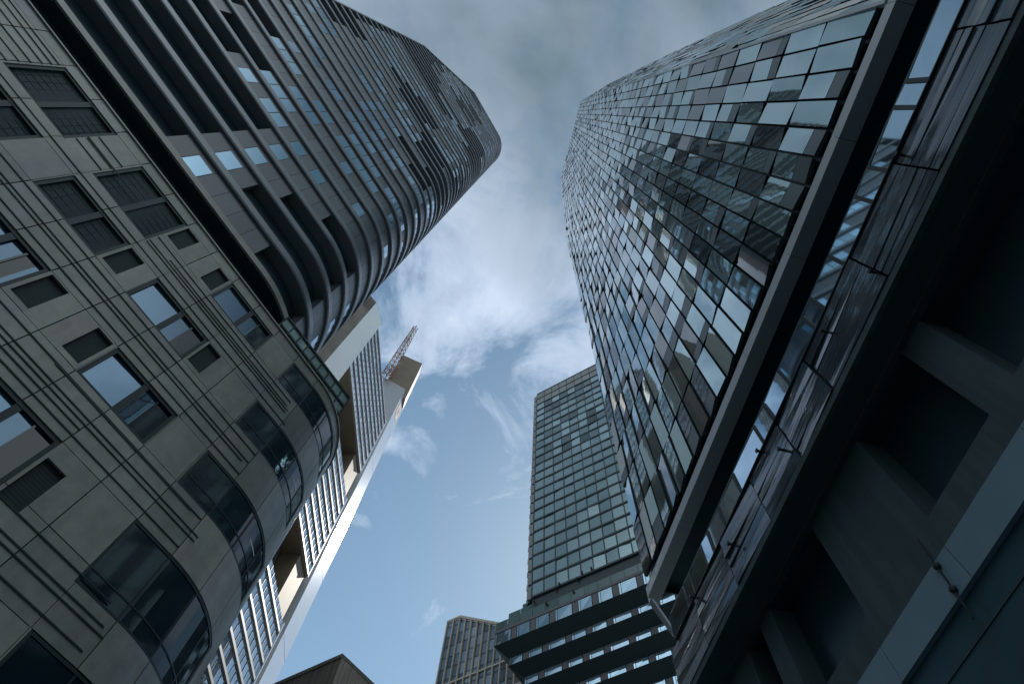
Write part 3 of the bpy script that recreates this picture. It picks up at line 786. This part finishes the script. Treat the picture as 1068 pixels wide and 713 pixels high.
# near corner core: brown and light faces
A, B, Cq = azd(-37.6)*93.5, azd(-34.73)*94.4, azd(-30.83)*100.2
def vface(mb, a, b, z0, z1, mi=0): mb.face([Vector((a.x, a.y, EYE+z0)), Vector((b.x, b.y, EYE+z0)), Vector((b.x, b.y, EYE+z1)), Vector((a.x, a.y, EYE+z1))], mi)
s_ = MB(); Dq = Cq + Vector((-14, 3, 0)); Aq = A + Vector((-10, 2, 0))
vface(s_, A, B, -1.6, 217, 1); vface(s_, B, Cq, -1.6, 217, 0); vface(s_, Cq, Dq, -1.6, 217, 0); vface(s_, Aq, A, -1.6, 217, 1); vface(s_, Dq, Aq, -1.6, 217, 1)
s_.face([Vector((p.x, p.y, EYE+217)) for p in (A, B, Cq, Dq, Aq)], 0)
s_.build('corner_core', [M['lightm'], M['brownst']], BK)
s_ = MB(); dAB = (B-A).normalized(); nAB = Vector((dAB.y, -dAB.x, 0))
if nAB.dot(A) > 0: nAB = -nAB
for i in range(5):
    q0 = A + dAB*((B-A).length*(i+0.1)/5); q1 = A + dAB*((B-A).length*(i+0.75)/5)
    vface(s_, q0+nAB*0.08, q1+nAB*0.08, 206, 216.2)
s_.build('louvres', M['darkst'], BK)
# far core: grey face, white face
G0, G1, Wq = Vector((-55.9, 124.4, 0)), Vector((-46.15, 128.9, 0)), Vector((-46.05, 138.7, 0))
s_ = MB(); vface(s_, G0, G1, -1.6, 248); s_.build('core_face', M['greyc'], BK)
s_ = MB(); nseg = 9
for i in range(nseg):
    z0, z1 = -1.6 + 249.6*i/nseg, -1.6 + 249.6*(i+1)/nseg - 0.15
    vface(s_, G1, Wq, z0, z1)
s_.build('white_core', M['white'], BK)
s_ = MB(); X1 = Wq + Vector((-12, 3, 0)); vface(s_, Wq, X1, -1.6, 248); vface(s_, X1, G0, -1.6, 248)
s_.face([Vector((p.x, p.y, EYE+248)) for p in (G0, G1, Wq, X1)]); s_.build('core_rear', M['greyc'], BK)
# emblem on the white core
s_ = MB(); dW = (Wq-G1).normalized(); nW = Vector((1, 0, 0))*0.12
def em(a, b, z0, z1, sk=0.0):
    p = G1 + dW*a + nW; q = G1 + dW*b + nW
    s_.hexa([Vector((p.x, p.y, EYE+z0)), Vector((q.x, q.y, EYE+z0+sk)), Vector((q.x, q.y, EYE+z1+sk)), Vector((p.x, p.y, EYE+z1))],
            [Vector((p.x-0.1, p.y, EYE+z0)), Vector((q.x-0.1, q.y, EYE+z0+sk)), Vector((q.x-0.1, q.y, EYE+z1+sk)), Vector((p.x-0.1, p.y, EYE+z1))])
em(2.2, 3.4, 229.5, 238.5, 1.0); em(3.4, 6.6, 236.4, 238.6, 0.6); em(3.4, 6.8, 229.0, 231.2, 0.6); em(5.6, 6.8, 231.4, 235.0, 0.3); em(4.4, 5.6, 233.2, 235.2, 0.2)
s_.build('emblem', M['orange'], BK)
# plant room block on the roof
K0, K1 = azd(-23.4)*140.0, azd(-18.81)*139.3
s_ = MB(); kd = (K1-K0); kn = Vector((-kd.y, kd.x, 0)).normalized()
if kn.dot(K0) < 0: kn = -kn
def kp(p, z): return Vector((p.x, p.y, EYE+z))
vface(s_, K0, K1, 244, 285, 0); vface(s_, K1, K1+kn*7+kd.normalized()*0.9, 244, 285, 1); vface(s_, K0+kn*7, K0, 244, 285, 0); vface(s_, K1+kn*7, K0+kn*7, 244, 285, 0)
s_.face([kp(K0, 285), kp(K1, 285), kp(K1+kn*7, 285), kp(K0+kn*7, 285)]); s_.face([kp(K0, 244), kp(K0+kn*7, 244), kp(K1+kn*7, 244), kp(K1, 244)])
s_.build('plant_room', [M['brown'], M['greyc']], BK)

# crane on its roof
cb = azd(-24.05)*134.5
CR = thing('tower_crane', 'red and white lattice crane jib leaning out from the roof of the banded skyscraper', 'crane', (cb.x, cb.y, EYE+247))
P0 = Vector((cb.x, cb.y, EYE+246)); tip = azd(-23.95)*127.5; P1 = Vector((tip.x, tip.y, EYE+127.5*tan(radians(66.7))))
ax = (P1-P0).normalized(); sx = ax.cross(Vector((0.3, 0.9, 0.2))).normalized(); sy = ax.cross(sx); NS = 13
segs = []
for i in range(NS+1):
    t = i/NS; wd = 3.4*(1-t) + 1.7*t; c = P0.lerp(P1, t)
    segs.append([c + sx*wd*0.5*a + sy*wd*0.5*b for a, b in ((-1, -1), (1, -1), (1, 1), (-1, 1))])
for name, par, mname in (('jib_section', 0, 'crane_red'), ('jib_section', 1, 'crane_white')):
    for i in range(NS):
        if (i//2) % 2 != par: continue
        s_ = MB()
        for k in range(4):
            s_.tube(segs[i][k], segs[i+1][k], 0.22, 4); s_.tube(segs[i][k], segs[i+1][(k+1) % 4], 0.13, 4); s_.tube(segs[i][k], segs[i][(k+1) % 4], 0.13, 4)
        s_.build(name, M[mname], CR)
s_ = MB(); m0 = P0 + Vector((2.2, -0.6, -2.0))
for k, (a, b) in enumerate(((-1, -1), (1, -1), (1, 1), (-1, 1))): s_.tube(m0 + Vector((a, b, 0)), m0 + Vector((a*0.5, b*0.5, 13)), 0.16, 4)
for i in range(4): s_.tube(m0 + Vector((-1, -1, 3*i)), m0 + Vector((1, -1, 3*i+3)), 0.12, 4); s_.tube(m0 + Vector((1, -1, 3*i)), m0 + Vector((1, 1, 3*i+3)), 0.12, 4)
s_.build('mast', M['crane_red'], CR)
s_ = MB(); s_.tube(m0 + Vector((0, 0, 13)), P0.lerp(P1, 0.9), 0.07, 4); s_.tube(m0 + Vector((0, 0, 13)), P0.lerp(P1, 0.5), 0.07, 4); s_.build('tie_cable', M['rail'], CR)
